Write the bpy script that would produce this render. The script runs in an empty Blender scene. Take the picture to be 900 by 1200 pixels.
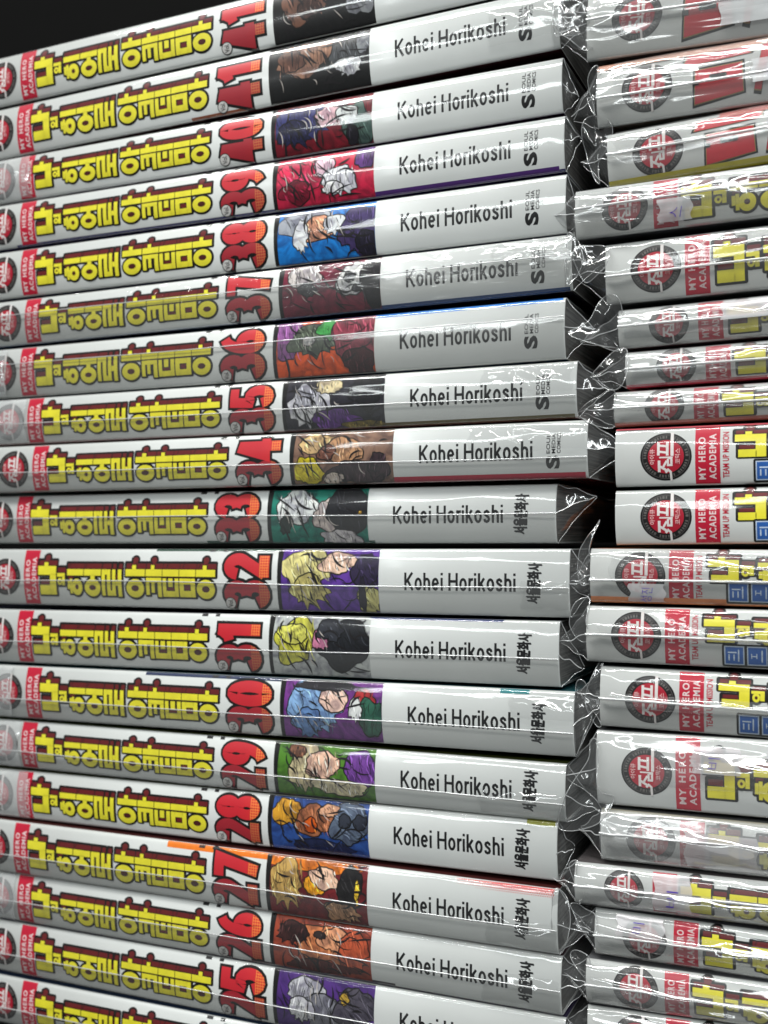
import bpy, math, random
from mathutils import noise, Vector
R = math.radians
scene = bpy.context.scene
# ------------------------------------------------------------------ camera, world, lamps, exposure
F, DIST, PSI, HY = 1300.0, 265.0, math.atan(1300 / 2950.0), 630.0   # photo px, mm
MM = 0.001
cam_d = bpy.data.cameras.new("camera"); cam = bpy.data.objects.new("camera", cam_d)
scene.collection.objects.link(cam); scene.camera = cam
cam.location = (0, -DIST * MM, 0); cam.rotation_euler = (R(90), 0, PSI)
cam_d.sensor_fit = 'VERTICAL'; cam_d.sensor_height = 36; cam_d.lens = F / 1200 * 36
cam_d.shift_y = (HY - 600) / 1200
cam_d.clip_start = 0.005; cam_d.clip_end = 50
cam_d.dof.use_dof = True; cam_d.dof.focus_distance = 0.272; cam_d.dof.aperture_fstop = 15
world = bpy.data.worlds.new("World"); scene.world = world; world.use_nodes = True
bg = world.node_tree.nodes["Background"]; bg.inputs[0].default_value = (0.93, 1.0, 0.98, 1); bg.inputs[1].default_value = 0.10
scene.view_settings.view_transform = 'Standard'; scene.view_settings.look = 'None'
scene.view_settings.exposure = 0; scene.view_settings.gamma = 1
scene.render.engine = 'CYCLES'
cy = scene.cycles
cy.max_bounces = 14; cy.transparent_max_bounces = 40; cy.diffuse_bounces = 3; cy.glossy_bounces = 4
cy.use_denoising = True; cy.caustics_reflective = False; cy.caustics_refractive = False

def area(name, loc, target, sx, sy, power, col=(1, 1, 1)):
    d = bpy.data.lights.new(name, 'AREA'); d.shape = 'RECTANGLE'; d.size = sx; d.size_y = sy; d.energy = power; d.color = col
    o = bpy.data.objects.new(name, d); scene.collection.objects.link(o); o.location = loc
    o.rotation_euler = (Vector(target) - Vector(loc)).to_track_quat('-Z', 'Y').to_euler()
    return o
# shop ceiling: two long tube fittings in front of and above the stacks, one further back
area("ceiling_tube_light", (-0.35, -0.80, 1.35), (-0.12, 0, 0), 1.5, 0.12, 34.0, (1.0, 1.0, 0.97))
area("ceiling_tube_light", (0.75, -1.5, 1.0), (-0.1, 0, 0), 0.14, 1.3, 14.0, (0.95, 1.0, 1.0))
area("ceiling_tube_light", (-0.2, -2.3, 1.0), (-0.1, 0, 0), 2.2, 0.16, 19.0, (0.95, 1.0, 1.0))

# ------------------------------------------------------------------ measuring: photo pixel -> stack plane (mm)
def U(x): return DIST * math.tan(math.atan((x - 450) / F) - PSI)
def DEP(u): return DIST * math.cos(PSI) - u * math.sin(PSI)
def ZZ(x, y): return -(y - HY) * DEP(U(x)) / F

# ------------------------------------------------------------------ materials
def mat(name, col, rough=0.5, spec=0.5, coat=0.0, grain=0.0, gscale=400):
    m = bpy.data.materials.new(name); m.use_nodes = True
    nt = m.node_tree; b = nt.nodes["Principled BSDF"]
    b.inputs["Base Color"].default_value = (*col, 1); b.inputs["Roughness"].default_value = rough
    b.inputs["Specular IOR Level"].default_value = spec; b.inputs["Coat Weight"].default_value = coat; b.inputs["Coat Roughness"].default_value = 0.12
    if grain:
        tc = nt.nodes.new("ShaderNodeTexCoord"); n = nt.nodes.new("ShaderNodeTexNoise"); n.inputs["Scale"].default_value = gscale
        n.inputs["Detail"].default_value = 4
        mx = nt.nodes.new("ShaderNodeMix"); mx.data_type = 'RGBA'; mx.blend_type = 'MULTIPLY'; mx.inputs[0].default_value = grain
        mx.inputs[6].default_value = (*col, 1); nt.links.new(tc.outputs["Object"], n.inputs["Vector"]); 
        cr = nt.nodes.new("ShaderNodeValToRGB"); cr.color_ramp.elements[0].position = .3; cr.color_ramp.elements[1].position = .7
        cr.color_ramp.elements[0].color = (.55, .55, .55, 1); cr.color_ramp.elements[1].color = (1.1, 1.1, 1.1, 1)
        nt.links.new(n.outputs["Fac"], cr.inputs[0]); nt.links.new(cr.outputs[0], mx.inputs[7]); nt.links.new(mx.outputs[2], b.inputs["Base Color"])
    return m
_aink = {}
def art_ink(r, g, b):
    k = (r, g, b)
    if k not in _aink:
        f = lambda v: (v / 255 / 12.92) if v < 10 else ((v / 255 + .055) / 1.055) ** 2.4
        m = mat("printed_art_%02x%02x%02x" % k, (f(r), f(g), f(b)), 0.34, 0.3, 0.06, .9, 210)
        n = [q for q in m.node_tree.nodes if q.type == 'TEX_NOISE'][0]; n.inputs["Detail"].default_value = 8; n.inputs["Distortion"].default_value = 1.6
        e = [q for q in m.node_tree.nodes if q.type == 'VALTORGB'][0].color_ramp.elements; e[0].position = .4; e[1].position = .6; e[0].color = (.5, .48, .55, 1); e[1].color = (1.18, 1.18, 1.15, 1)
        _aink[k] = m
    return _aink[k]
_ink = {}
def ink(r, g, b):
    k = (r, g, b)
    if k not in _ink:
        f = lambda v: (v / 255 / 12.92) if v < 10 else ((v / 255 + .055) / 1.055) ** 2.4
        _ink[k] = mat("printed_ink_%02x%02x%02x" % k, (f(r), f(g), f(b)), 0.34, 0.3, 0.06, 0.25, 700)
    return _ink[k]
M = {}
M['white'] = mat("glossy_white_jacket_paper", (0.72, 0.74, 0.725), 0.36, 0.5, 0.2, 0.10, 70)
M['black'] = ink(11, 9, 9)
M['text'] = ink(20, 20, 22)
M['yellow'] = mat("yellow_title_ink", (0.80, 0.72, 0.03), 0.35, 0.5, 0.15, 0.3, 260)
M['maroon'] = ink(100, 22, 24)
M['red'] = ink(205, 26, 48)
M['red_band'] = ink(186, 18, 50)
M['crimson'] = ink(168, 20, 44)
M['blue'] = ink(44, 98, 178)
M['page'] = mat("shade_darkened_comic_paper", (0.30, 0.29, 0.27), 0.9, 0.2)  # greyish paper, darkened in colour to stand for shade between the stacks
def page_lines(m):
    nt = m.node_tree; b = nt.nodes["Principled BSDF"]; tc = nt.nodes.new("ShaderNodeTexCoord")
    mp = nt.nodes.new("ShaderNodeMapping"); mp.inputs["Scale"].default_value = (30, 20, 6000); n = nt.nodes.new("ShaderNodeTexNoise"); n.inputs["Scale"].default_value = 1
    cr = nt.nodes.new("ShaderNodeValToRGB"); cr.color_ramp.elements[0].color = (.07, .068, .065, 1); cr.color_ramp.elements[1].color = (.26, .25, .235, 1)  # sheet lines; both greys lowered to carry the gap's shade
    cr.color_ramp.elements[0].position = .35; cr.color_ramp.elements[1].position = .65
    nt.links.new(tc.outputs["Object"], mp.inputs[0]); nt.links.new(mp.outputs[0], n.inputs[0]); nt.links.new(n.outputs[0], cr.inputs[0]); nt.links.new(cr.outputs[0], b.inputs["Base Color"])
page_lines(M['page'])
M['shelf'] = mat("black_shelf_laminate", (0.002, 0.002, 0.002), 0.8, 0.08, 0, 0.3, 30)

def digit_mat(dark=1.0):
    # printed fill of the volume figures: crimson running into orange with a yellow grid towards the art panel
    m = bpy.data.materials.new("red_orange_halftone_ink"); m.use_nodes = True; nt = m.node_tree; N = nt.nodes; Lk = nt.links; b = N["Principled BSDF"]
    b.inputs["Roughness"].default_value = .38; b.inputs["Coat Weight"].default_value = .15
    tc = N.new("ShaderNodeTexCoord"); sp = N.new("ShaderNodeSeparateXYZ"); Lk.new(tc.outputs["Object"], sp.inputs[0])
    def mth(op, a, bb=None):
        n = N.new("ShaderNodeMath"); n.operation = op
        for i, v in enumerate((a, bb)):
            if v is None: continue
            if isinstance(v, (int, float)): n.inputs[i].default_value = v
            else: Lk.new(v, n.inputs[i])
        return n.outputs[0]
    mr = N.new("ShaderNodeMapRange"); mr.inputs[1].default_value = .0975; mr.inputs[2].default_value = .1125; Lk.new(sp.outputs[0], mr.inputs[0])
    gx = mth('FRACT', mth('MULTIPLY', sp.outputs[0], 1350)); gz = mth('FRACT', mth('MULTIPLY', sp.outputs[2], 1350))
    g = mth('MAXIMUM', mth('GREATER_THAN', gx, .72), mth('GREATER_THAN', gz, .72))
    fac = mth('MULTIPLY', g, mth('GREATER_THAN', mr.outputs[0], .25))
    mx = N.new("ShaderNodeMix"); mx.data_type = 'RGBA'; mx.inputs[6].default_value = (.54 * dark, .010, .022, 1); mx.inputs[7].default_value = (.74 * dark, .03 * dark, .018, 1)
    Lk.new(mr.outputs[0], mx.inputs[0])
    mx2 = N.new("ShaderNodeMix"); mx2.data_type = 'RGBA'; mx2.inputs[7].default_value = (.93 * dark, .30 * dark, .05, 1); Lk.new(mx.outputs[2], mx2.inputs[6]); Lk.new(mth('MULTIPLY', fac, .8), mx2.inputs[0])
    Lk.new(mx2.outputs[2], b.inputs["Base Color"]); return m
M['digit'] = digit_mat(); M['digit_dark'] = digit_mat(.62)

def film(name, trans=(.97, .97, .97), haze=0.02, bump=0.3, rough=0.06, bscale=1.0, gl=1.0):
    """thin clear plastic: see-through, with a Fresnel sheen, a trace of haze and creases in its relief"""
    m = bpy.data.materials.new(name); m.use_nodes = True; nt = m.node_tree; N = nt.nodes; Lk = nt.links
    N.remove(N["Principled BSDF"]); out = N["Material Output"]
    tr = N.new("ShaderNodeBsdfTransparent"); tr.inputs[0].default_value = (*trans, 1)
    gs = N.new("ShaderNodeBsdfGlossy"); gs.inputs[0].default_value = (1, 1, 1, 1); gs.inputs["Roughness"].default_value = rough
    df = N.new("ShaderNodeBsdfDiffuse"); df.inputs[0].default_value = (.85, .87, .88, 1)
    tc = N.new("ShaderNodeTexCoord"); mp = N.new("ShaderNodeMapping"); mp.inputs["Scale"].default_value = (45 * bscale, 60 * bscale, 230 * bscale)
    mp.inputs["Rotation"].default_value = (0, R(18), 0)
    n1 = N.new("ShaderNodeTexNoise"); n1.noise_type = 'RIDGED_MULTIFRACTAL'; n1.inputs["Scale"].default_value = 1.0; n1.inputs["Detail"].default_value = 3
    n1.inputs["Distortion"].default_value = .6
    oi = N.new("ShaderNodeObjectInfo"); av = N.new("ShaderNodeVectorMath"); av.operation = 'ADD'; 
    sc = N.new("ShaderNodeMath"); sc.operation = 'MULTIPLY'; sc.inputs[1].default_value = 5; Lk.new(oi.outputs["Random"], sc.inputs[0])
    Lk.new(tc.outputs["Object"], av.inputs[0]); Lk.new(sc.outputs[0], av.inputs[1]); Lk.new(av.outputs[0], mp.inputs[0]); Lk.new(mp.outputs[0], n1.inputs["Vector"])
    bp = N.new("ShaderNodeBump"); bp.inputs["Strength"].default_value = bump; bp.inputs["Distance"].default_value = .0007
    Lk.new(n1.outputs[0], bp.inputs["Height"]); Lk.new(bp.outputs[0], gs.inputs["Normal"])
    lw = N.new("ShaderNodeLayerWeight"); lw.inputs[0].default_value = .5
    pw = N.new("ShaderNodeMath"); pw.operation = 'POWER'; pw.inputs[1].default_value = 4; Lk.new(lw.outputs["Facing"], pw.inputs[0])
    ma = N.new("ShaderNodeMath"); ma.operation = 'MULTIPLY_ADD'; ma.inputs[1].default_value = .55; ma.inputs[2].default_value = .055 * gl; Lk.new(pw.outputs[0], ma.inputs[0])
    m1 = N.new("ShaderNodeMixShader"); m1.inputs[0].default_value = haze; Lk.new(tr.outputs[0], m1.inputs[1]); Lk.new(df.outputs[0], m1.inputs[2])
    m2 = N.new("ShaderNodeMixShader"); Lk.new(ma.outputs[0], m2.inputs[0]); Lk.new(m1.outputs[0], m2.inputs[1]); Lk.new(gs.outputs[0], m2.inputs[2])
    Lk.new(m2.outputs[0], out.inputs[0]); return m
M['film0'] = film("clear_film", haze=.004, bump=.06, rough=.09, gl=.75)
M['film1'] = film("creased_clear_film", haze=.008, bump=.16, rough=.08, gl=.85)
M['film2'] = film("crumpled_clear_film", haze=.055, bump=.6, rough=.10, bscale=1.3, gl=1.6)
M['film3'] = film("whitish_crumpled_film", haze=.22, bump=1.0, rough=.16, bscale=1.1, gl=2.2)
M['flap'] = film("doubled_film_flap", trans=(.84, .84, .835), haze=.035, bump=.12, rough=.15)
M['edge'] = film("folded_film_edge", trans=(.9, .9, .9), haze=.5, bump=.1, rough=.15, gl=5)
M['rim'] = film("thin_film_rim", trans=(.9, .9, .9), haze=.28, bump=.1, rough=.15, gl=4)
M['scratch'] = film("finely_scratched_film", haze=.006, bump=.5, rough=.1, bscale=3.2, gl=.8)
M['tail'] = film("crumpled_film_end", trans=(.93, .93, .93), haze=.035, bump=.35, rough=.1, gl=1.3)
M['tape'] = film("milky_pink_tape", trans=(.85, .74, .78), haze=.38, bump=.1, rough=.25)
M['tape2'] = film("milky_white_tape", trans=(.85, .84, .86), haze=.5, bump=.2, rough=.25, bscale=.5)
M['pen'] = ink(70, 50, 160)

# ------------------------------------------------------------------ object helpers
def link(name, me, parent=None, mats=()):
    for m in mats: me.materials.append(m)
    o = bpy.data.objects.new(name, me); scene.collection.objects.link(o); o.parent = parent
    return o
def mesh(name, vs, fs, parent=None, mats=(), idx=None, smooth=False, nrm=None):
    me = bpy.data.meshes.new(name); me.from_pydata(vs, [], fs)
    o = link(name, me, parent, mats)
    if idx: me.polygons.foreach_set("material_index", idx)
    if smooth or nrm: me.polygons.foreach_set("use_smooth", [True] * len(fs))
    if nrm: me.normals_split_custom_set_from_vertices(nrm)
    me.update(); return o
def tube(path, rad, sides=5):
    vs, fs = [], []; n = len(path)
    for i, p in enumerate(path):
        a = path[max(0, i - 1)]; b = path[min(n - 1, i + 1)]
        d = (Vector(b) - Vector(a)).normalized(); up = Vector((0.13, 1, .21)); x = d.cross(up).normalized(); y = d.cross(x)
        for k in range(sides):
            t = 2 * math.pi * k / sides; vs.append(tuple(Vector(p) + (x * math.cos(t) + y * math.sin(t)) * rad))
    for i in range(n - 1):
        for k in range(sides):
            fs.append((i * sides + k, i * sides + (k + 1) % sides, (i + 1) * sides + (k + 1) % sides, (i + 1) * sides + k))
    return vs, fs
def join(parts):
    vs, fs = [], []
    for v, f in parts:
        o = len(vs); vs += v; fs += [tuple(i + o for i in q) for q in f]
    return vs, fs

# ------------------------------------------------------------------ spine profile (all mm; s along the spine, t up, y back)
BULGE, PEXP, RC = 1.4, 2.3, .6
def prof(t, T):
    h = abs(2 * t / T - 1); y = BULGE * h ** PEXP
    e = min(t, T - t)
    if e < RC: y += RC - math.sqrt(max(0, RC * RC - (RC - e) ** 2))
    return y
def pnorm(t, T):
    e = .02; t0 = max(0, t - e); t1 = min(T, t + e)
    d = (prof(t1, T) - prof(t0, T)) / (t1 - t0)
    n = Vector((0, -1, d)); return tuple(n.normalized())
def levels(T):
    a = [0, .06, .2, .45, .8, 1.2]
    m = 9; mid = [1.2 + (T - 2.4) * i / m for i in range(1, m)]
    return a + mid + [T - v for v in reversed(a)]

# ------------------------------------------------------------------ prints: flat artwork laid on the curved spine
class Print:
    def __init__(s): s.items = []; s.boxes = []
    def poly(s, pts, m, base=0):
        # base: drawing order; overlapping shapes of one order step up so that no two faces coincide
        xs = [p[0] for p in pts]; ys = [p[1] for p in pts]; bb = (min(xs), min(ys), max(xs), max(ys))
        s.items.append((pts, m, base, bb))
    def group(s, polys, m, base):
        """one shape made of adjoining polygons: it takes a single order"""
        xs = [p[0] for q in polys for p in q]; ys = [p[1] for q in polys for p in q]
        bb = (min(xs), min(ys), max(xs), max(ys)); lv = 0
        used = [l for (b, l, B) in s.boxes if B == base and b[0] < bb[2] and b[2] > bb[0] and b[1] < bb[3] and b[3] > bb[1]]
        while lv in used: lv += 1
        s.boxes.append((bb, lv, base))
        for q in polys: s.items.append((q, m, base + lv, bb))
    def build(s, name, T, parent, step=.007, lift=.03):
        lv = levels(T); vs, fs, idx, nr, mats = [], [], [], [], []
        for pts, m, L, bb in s.items:
            if m not in mats: mats.append(m)
            mi = mats.index(m)
            for k in range(len(lv) - 1):
                a, b = lv[k], lv[k + 1]
                if bb[1] >= b or bb[3] <= a: continue
                q = clip(clip(pts, a, 1), b, -1)
                if len(q) < 3: continue
                area = sum(q[i][0] * q[(i + 1) % len(q)][1] - q[(i + 1) % len(q)][0] * q[i][1] for i in range(len(q)))
                if abs(area) < 1e-5: continue
                if area < 0: q = q[::-1]
                o = len(vs)
                ya, yb = prof(a, T), prof(b, T)
                for (x, t) in q:
                    y = ya + (yb - ya) * (t - a) / (b - a)
                    n = pnorm(min(max(t, .05), T - .05), T); off = lift + L * step
                    vs.append((x * MM, (y + n[1] * off) * MM, (t + n[2] * off) * MM)); nr.append(n)
                fs.append(tuple(range(o, len(vs)))); idx.append(mi)
        if not vs: return None
        return mesh(name, vs, fs, parent, mats, idx, nrm=nr)
def clip(p, c, sg):
    o = []; n = len(p)
    for i in range(n):
        a, b = p[i], p[(i + 1) % n]; da, db = (a[1] - c) * sg, (b[1] - c) * sg
        if da >= 0: o.append(a)
        if (da > 0 > db) or (da < 0 < db):
            f = da / (da - db); o.append((a[0] + (b[0] - a[0]) * f, c))
    return o
def rect(s0, t0, s1, t1, c=0):
    if c: return [(s0 + c, t0), (s1 - c, t0), (s1, t0 + c), (s1, t1 - c), (s1 - c, t1), (s0 + c, t1), (s0, t1 - c), (s0, t0 + c)]
    return [(s0, t0), (s1, t0), (s1, t1), (s0, t1)]
def disc(cx, cy_, rx, ry, n=28): return [(cx + rx * math.cos(2 * math.pi * i / n), cy_ + ry * math.sin(2 * math.pi * i / n)) for i in range(n)]
def ring(cx, cy_, rx, ry, ix, iy, n=28):
    a, b = disc(cx, cy_, rx, ry, n), disc(cx, cy_, ix, iy, n)
    return [[a[i], a[(i + 1) % n], b[(i + 1) % n], b[i]] for i in range(n)]
def stroke(pts, w, closed=False, ext=0.0):
    """mitred thick line as adjoining quads"""
    P = [Vector(p) for p in pts]; n = len(P)
    if ext and not closed:
        P[0] = P[0] + (P[0] - P[1]).normalized() * ext; P[-1] = P[-1] + (P[-1] - P[-2]).normalized() * ext
    L, Rr = [], []
    for i in range(n):
        if closed: a, b, c = P[i - 1], P[i], P[(i + 1) % n]
        else: a, b, c = P[max(i - 1, 0)], P[i], P[min(i + 1, n - 1)]
        d1 = (b - a).normalized() if (b - a).length > 0 else (c - b).normalized(); d2 = (c - b).normalized() if (c - b).length > 0 else d1
        n1 = Vector((-d1.y, d1.x)); n2 = Vector((-d2.y, d2.x)); mv = (n1 + n2)
        mv = mv.normalized() if mv.length > 1e-6 else n1
        k = (w / 2) / max(.5, mv.dot(n1)); L.append(tuple(b + mv * k)); Rr.append(tuple(b - mv * k))
    return [[L[i], L[(i + 1) % n], Rr[(i + 1) % n], Rr[i]] for i in range(n if closed else n - 1)]
def arc(cx, cy_, rx, ry, a0, a1, n=12): return [(cx + rx * math.cos(R(a0 + (a1 - a0) * i / n)), cy_ + ry * math.sin(R(a0 + (a1 - a0) * i / n))) for i in range(n + 1)]

def nz(x, y, z=0): return noise.noise(Vector((x, y, z)))
_tc = {}
def text_tris(body, bold=0.0, sp=1.0):
    k = (body, bold, sp)
    if k in _tc: return _tc[k]
    c = bpy.data.curves.new('t', 'FONT'); c.body = body; c.resolution_u = 3; c.offset = bold; c.space_character = sp; c.space_word = 1.2
    o = bpy.data.objects.new('t', c); scene.collection.objects.link(o)
    me = bpy.data.meshes.new_from_object(o.evaluated_get(bpy.context.evaluated_depsgraph_get()))
    me.calc_loop_triangles(); v = [(p.co.x, p.co.y) for p in me.vertices]
    tr = [[v[i] for i in t.vertices] for t in me.loop_triangles]
    bpy.data.objects.remove(o); bpy.data.curves.remove(c); bpy.data.meshes.remove(me)
    xs = [p[0] for p in v]; ys = [p[1] for p in v]; bb = (min(xs), min(ys), max(xs), max(ys))
    _tc[k] = (tr, bb); return _tc[k]
def text(body, s0, t0, s1, t1, rot=False, bold=0.0, slant=0.0, sp=1.0):
    """fit the lettering into the box; rot: turned a quarter left, reading upwards"""
    tr, (x0, y0, x1, y1) = text_tris(body, bold, sp); out = []
    for q in tr:
        p = []
        for x, y in q:
            a, b = (x - x0) / (x1 - x0), (y - y0) / (y1 - y0)
            if rot: a, b = 1 - b, a
            p.append((s0 + (s1 - s0) * a + slant * (b - .5), t0 + (t1 - t0) * b))
        out.append(p)
    return out

# ------------------------------------------------------------------ the series lettering (quarter turned, built stroke by stroke)
E0 = U(667)
def S(px): return 188 - (E0 - U(px))          # px read on one reference spine -> mm along it
def title_shapes():
    Y = []   # (kind, data) in px / mm
    B = lambda a, b, c, d: Y.append(('b', S(a), b, S(c), d))
    G = lambda c, t, rx, ry, ix, iy: Y.append(('r', S(c), t, rx, ry, ix, iy))
    B(44.5, 8.4, 65, 10.6); B(51.5, 10.6, 55.5, 11.6); B(58.5, 3.0, 65, 8.4); B(46.8, 3.0, 58.5, 5.4)
    B(66.8, 7.9, 75.2, 8.7); B(72.8, 5.6, 75.2, 7.9); G(69.8, 6.5, .85, .95, .38, .42)
    B(78.5, 8.3, 96.8, 9.8); G(89.6, 5.1, 1.95, 2.2, .75, .8); B(79.2, 4.6, 81.2, 6.8); B(81.9, 3.4, 83.9, 7.2)
    B(98.2, 8.3, 117.4, 9.8); B(106, 7.4, 110, 8.3); G(107.8, 5.0, 2.85, 2.35, 1.45, .85)
    B(119, 3.0, 122.3, 9.8); B(122.3, 8.6, 125.2, 9.8); B(125.2, 3.0, 128.6, 9.8); B(128.6, 3.0, 131.2, 4.2); B(131.2, 3.0, 134.4, 9.8)
    B(135.2, 5.7, 138, 7.0); B(138, 2.8, 141.6, 9.8)
    B(147, 8.3, 169, 9.9); B(154.5, 9.9, 158.5, 11.0); G(157.8, 5.0, 3.1, 2.45, 1.55, .95)
    B(170.6, 8.3, 189, 9.9); B(176.5, 9.9, 180, 11.0); B(171, 6.7, 188.4, 7.7); B(171, 3.4, 174.3, 6.7); B(177.3, 4.0, 180.3, 6.7); B(184.6, 2.9, 188.4, 6.7)
    B(190.3, 8.3, 208.6, 9.9); B(190.6, 3.0, 194, 7.6); B(194, 3.0, 204.6, 4.3); B(204.6, 3.0, 208.3, 7.6); B(197, 5.6, 201.6, 7.6)
    B(209.9, 8.3, 228.2, 9.9); B(210.2, 3.0, 214.6, 7.6); B(214.6, 3.0, 223.4, 4.4); B(214.6, 6.3, 223.4, 7.6); B(223.4, 3.0, 227.8, 7.6)
    B(229.6, 8.3, 251.4, 9.9); B(237.4, 9.9, 241.2, 11.0); G(240.6, 5.0, 3.0, 2.45, 1.5, .95)
    return Y
TITLE = title_shapes()
def title_print(T, ds=0, k=1.0, smax=999, kind='normal'):
    P = Print(); t_mid = 8.1; up = 1.62; o = .66
    k *= 1.06; f = lambda t: T / 2 + (t - t_mid + .5) * k
    if kind == 'team': f = lambda t: T - .5 - (13.6 - t) * .66
    blk, mar, yel = M['black'], M['maroon'], M['yellow']
    for q in TITLE:
        if q[0] == 'b':
            _, a, b, c, d = q; a += ds; c += ds
            if a > smax: continue
            tick = b > 9.5; i_ = .3
            P.poly(rect(a - o, f(b - o), c + o + .15, f(d + up + o), .35), blk)
            P.poly(rect(a + .1, f(b), c + .35, f(d + up), .12), mar)
            if tick:
                m_ = (a + c) / 2
                P.poly(disc(m_ + .35, f(d + up - .1), 1.5, 1.25 * k, 16), blk); P.poly(disc(m_ + .35, f(d + up - .2), .95, .8 * k, 16), mar)
            P.poly(rect(a - i_ - .05, f(b - i_), c + i_ + .05, f(d + i_)), ink(24, 10, 8))
            P.poly(rect(a - .09, f(b - .1), c + .09, f(d + .1)), yel)
        else:
            _, a, b, rx, ry, ix, iy = q; a += ds; ix *= .86; iy *= .86
            if a - rx > smax: continue
            P.poly(disc(a, f(b), rx + o, (ry + o) * k), blk)
            P.poly(disc(a, f(b), rx + .3, (ry + .3) * k), ink(24, 10, 8))
            P.poly(disc(a, f(b), ix, iy * k, 20), ink(70, 14, 16))
            for r in ring(a, f(b), rx, ry * k, ix, iy * k): P.poly(r, yel)
    for j, px in enumerate(range(80, 240, 19)):   # inked joints across the raised upper edge
        if S(px) + ds < smax: P.poly([(S(px) + ds, f(10.4)), (S(px) + ds + .22, f(10.4)), (S(px) + ds + .95, f(11.9)), (S(px) + ds + .7, f(11.9))], ink(46, 10, 12))
    # overlapping shapes of one colour get tiny separate lifts
    out = []; seen = []
    for it in P.items:
        pts, m, base, bb = it
        if m is yel: out.append((pts, m, 27, bb)); continue
        tier = {blk.name: 0, mar.name: 8, ink(46, 10, 12).name: 14, ink(24, 10, 8).name: 17, ink(70, 14, 16).name: 27}[m.name]
        if tier == 27: out.append((pts, m, 28, bb)); continue
        used = {l for (b2, l, m2) in seen if m2 is m and b2[0] < bb[2] and b2[2] > bb[0] and b2[1] < bb[3] and b2[3] > bb[1]}
        l = 0
        while l in used: l += 1
        seen.append((bb, l, m)); out.append((pts, m, l * .8 + tier, bb))
    P.items = out
    if kind == 'team':
        t0, t1 = .9, 5.2; a0 = 33.0 - 4.2 + ds
        for i in range(5):
            a = a0 + i * 5.0
            if a > smax: break
            P.group([rect(a - .5, t0 - .45, a + 4.9, t1 + .45, .3)], M['black'], 31)
            P.group([rect(a, t0, a + 4.4, t1)], ink(200, 215, 235), 36); P.group([rect(a + .25, t0 + .25, a + 4.15, t1 - .25)], M['blue'], 39)
        w = ink(205, 220, 238)
        g = [rect(a0 + .9, t0 + 1.0, a0 + 1.2, t1 - 1.9), rect(a0 + 2.0, t0 + 1.0, a0 + 2.3, t1 - 1.9), rect(a0 + .8, t1 - 1.6, a0 + 2.7, t1 - 1.3), rect(a0 + 3.0, t0 + .8, a0 + 3.3, t1 - .8),
             rect(a0 + 5.9, t0 + 1.6, a0 + 6.1, t1 - 1.6), rect(a0 + 7.0, t0 + 1.6, a0 + 7.2, t1 - 1.6), rect(a0 + 5.9, t0 + 2.0, a0 + 7.2, t0 + 2.2), rect(a0 + 8.1, t0 + .8, a0 + 8.4, t1 - .8)]
        for q in g: P.group([q], w, 42)
    return P

def emblem_print(T, c=11.5, k=1.0):
    P = Print(); cy_ = T / 2; rx, ry = 5.95 * k, 5.6 * k
    P.group([disc(c, cy_, rx, ry, 40)], M['black'], 0)
    P.group(ring(c, cy_, rx * .93, ry * .93, rx * .9, ry * .9, 40), ink(70, 66, 66), 2)
    for i in range(46):
        a = R(i * 360 / 46 + 3); 
        if i % 7 == 3: continue
        x, y = c + rx * .82 * math.cos(a), cy_ + ry * .82 * math.sin(a); d = Vector((math.cos(a), math.sin(a))); n = Vector((-d.y, d.x)); p = Vector((x, y))
        h, w = .32 * k, (.16 + .1 * (i % 3 == 0)) * k
        P.group([[tuple(p - d * h - n * w), tuple(p + d * h - n * w), tuple(p + d * h + n * w), tuple(p - d * h + n * w)]], ink(92, 88, 86), 3)
    P.group([disc(c, cy_, rx * .70, ry * .70, 36)], M['crimson'], 6)
    W = ink(222, 216, 214)
    def st(pts, w): P.group(stroke([(c + x * k, cy_ + y * k) for x, y in pts], w * k), W, 8)
    # slanted two-syllable wordmark, quarter turned, with the long bar breaking out of the ring
    st([(-1.55, -3.6), (-1.55, -.9)], .62); st([(-1.5, -2.2), (.3, -3.3), (-.1, -3.7)], .55); st([(-.6, -2.4), (.2, -1.0)], .5)
    st([(-1.7, .3), (-1.7, 3.3)], .62); st([(.35, .2), (.35, 3.4)], .62); st([(-1.6, 1.2), (.3, .9)], .5); st([(-1.6, 2.6), (.3, 2.4)], .5)
    st([(1.45, .1), (1.45, 5.6)], .72); st([(.5, -.4), (1.3, -.4), (1.3, -2.0), (.5, -2.0), (.5, -.5)], .5)
    st([(.3, -2.9), (1.1, -3.6), (1.2, -5.7)], .5); st([(-1.5, -.2), (1.6, -.2)], .35)
    for b, s0, s1 in (("아이큐", -3.7, -2.5), ("코믹스", 2.15, 3.35)):
        P.group(text(b, c + s0 * k, cy_ - 1.75 * k, c + s1 * k, cy_ + 1.75 * k, True, .01), ink(235, 190, 190), 40)
    return P
def band_print(T, team=False):
    P = Print(); a, b = 18.6, 24.2; f = T / 15.6
    P.group([rect(a, .35, b, T - .3)], M['red_band'], 0)
    W = ink(228, 205, 205)
    P.group(text("MY HERO", a + .75, 1.5 * f, a + 2.35, T - 3.0 * f, True, .03, 0, 1.28), W, 3)
    P.group(text("ACADEMIA", a + 3.15, 1.5 * f, a + 4.75, T - 2.2 * f, True, .03, 0, 1.22), W, 3)
    if team: P.group(text("TEAM UP MISSION", 24.75, 1.8 * f, 26.2, T - 1.8 * f, True, .02), M['red_band'], 0)
    return P

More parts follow.
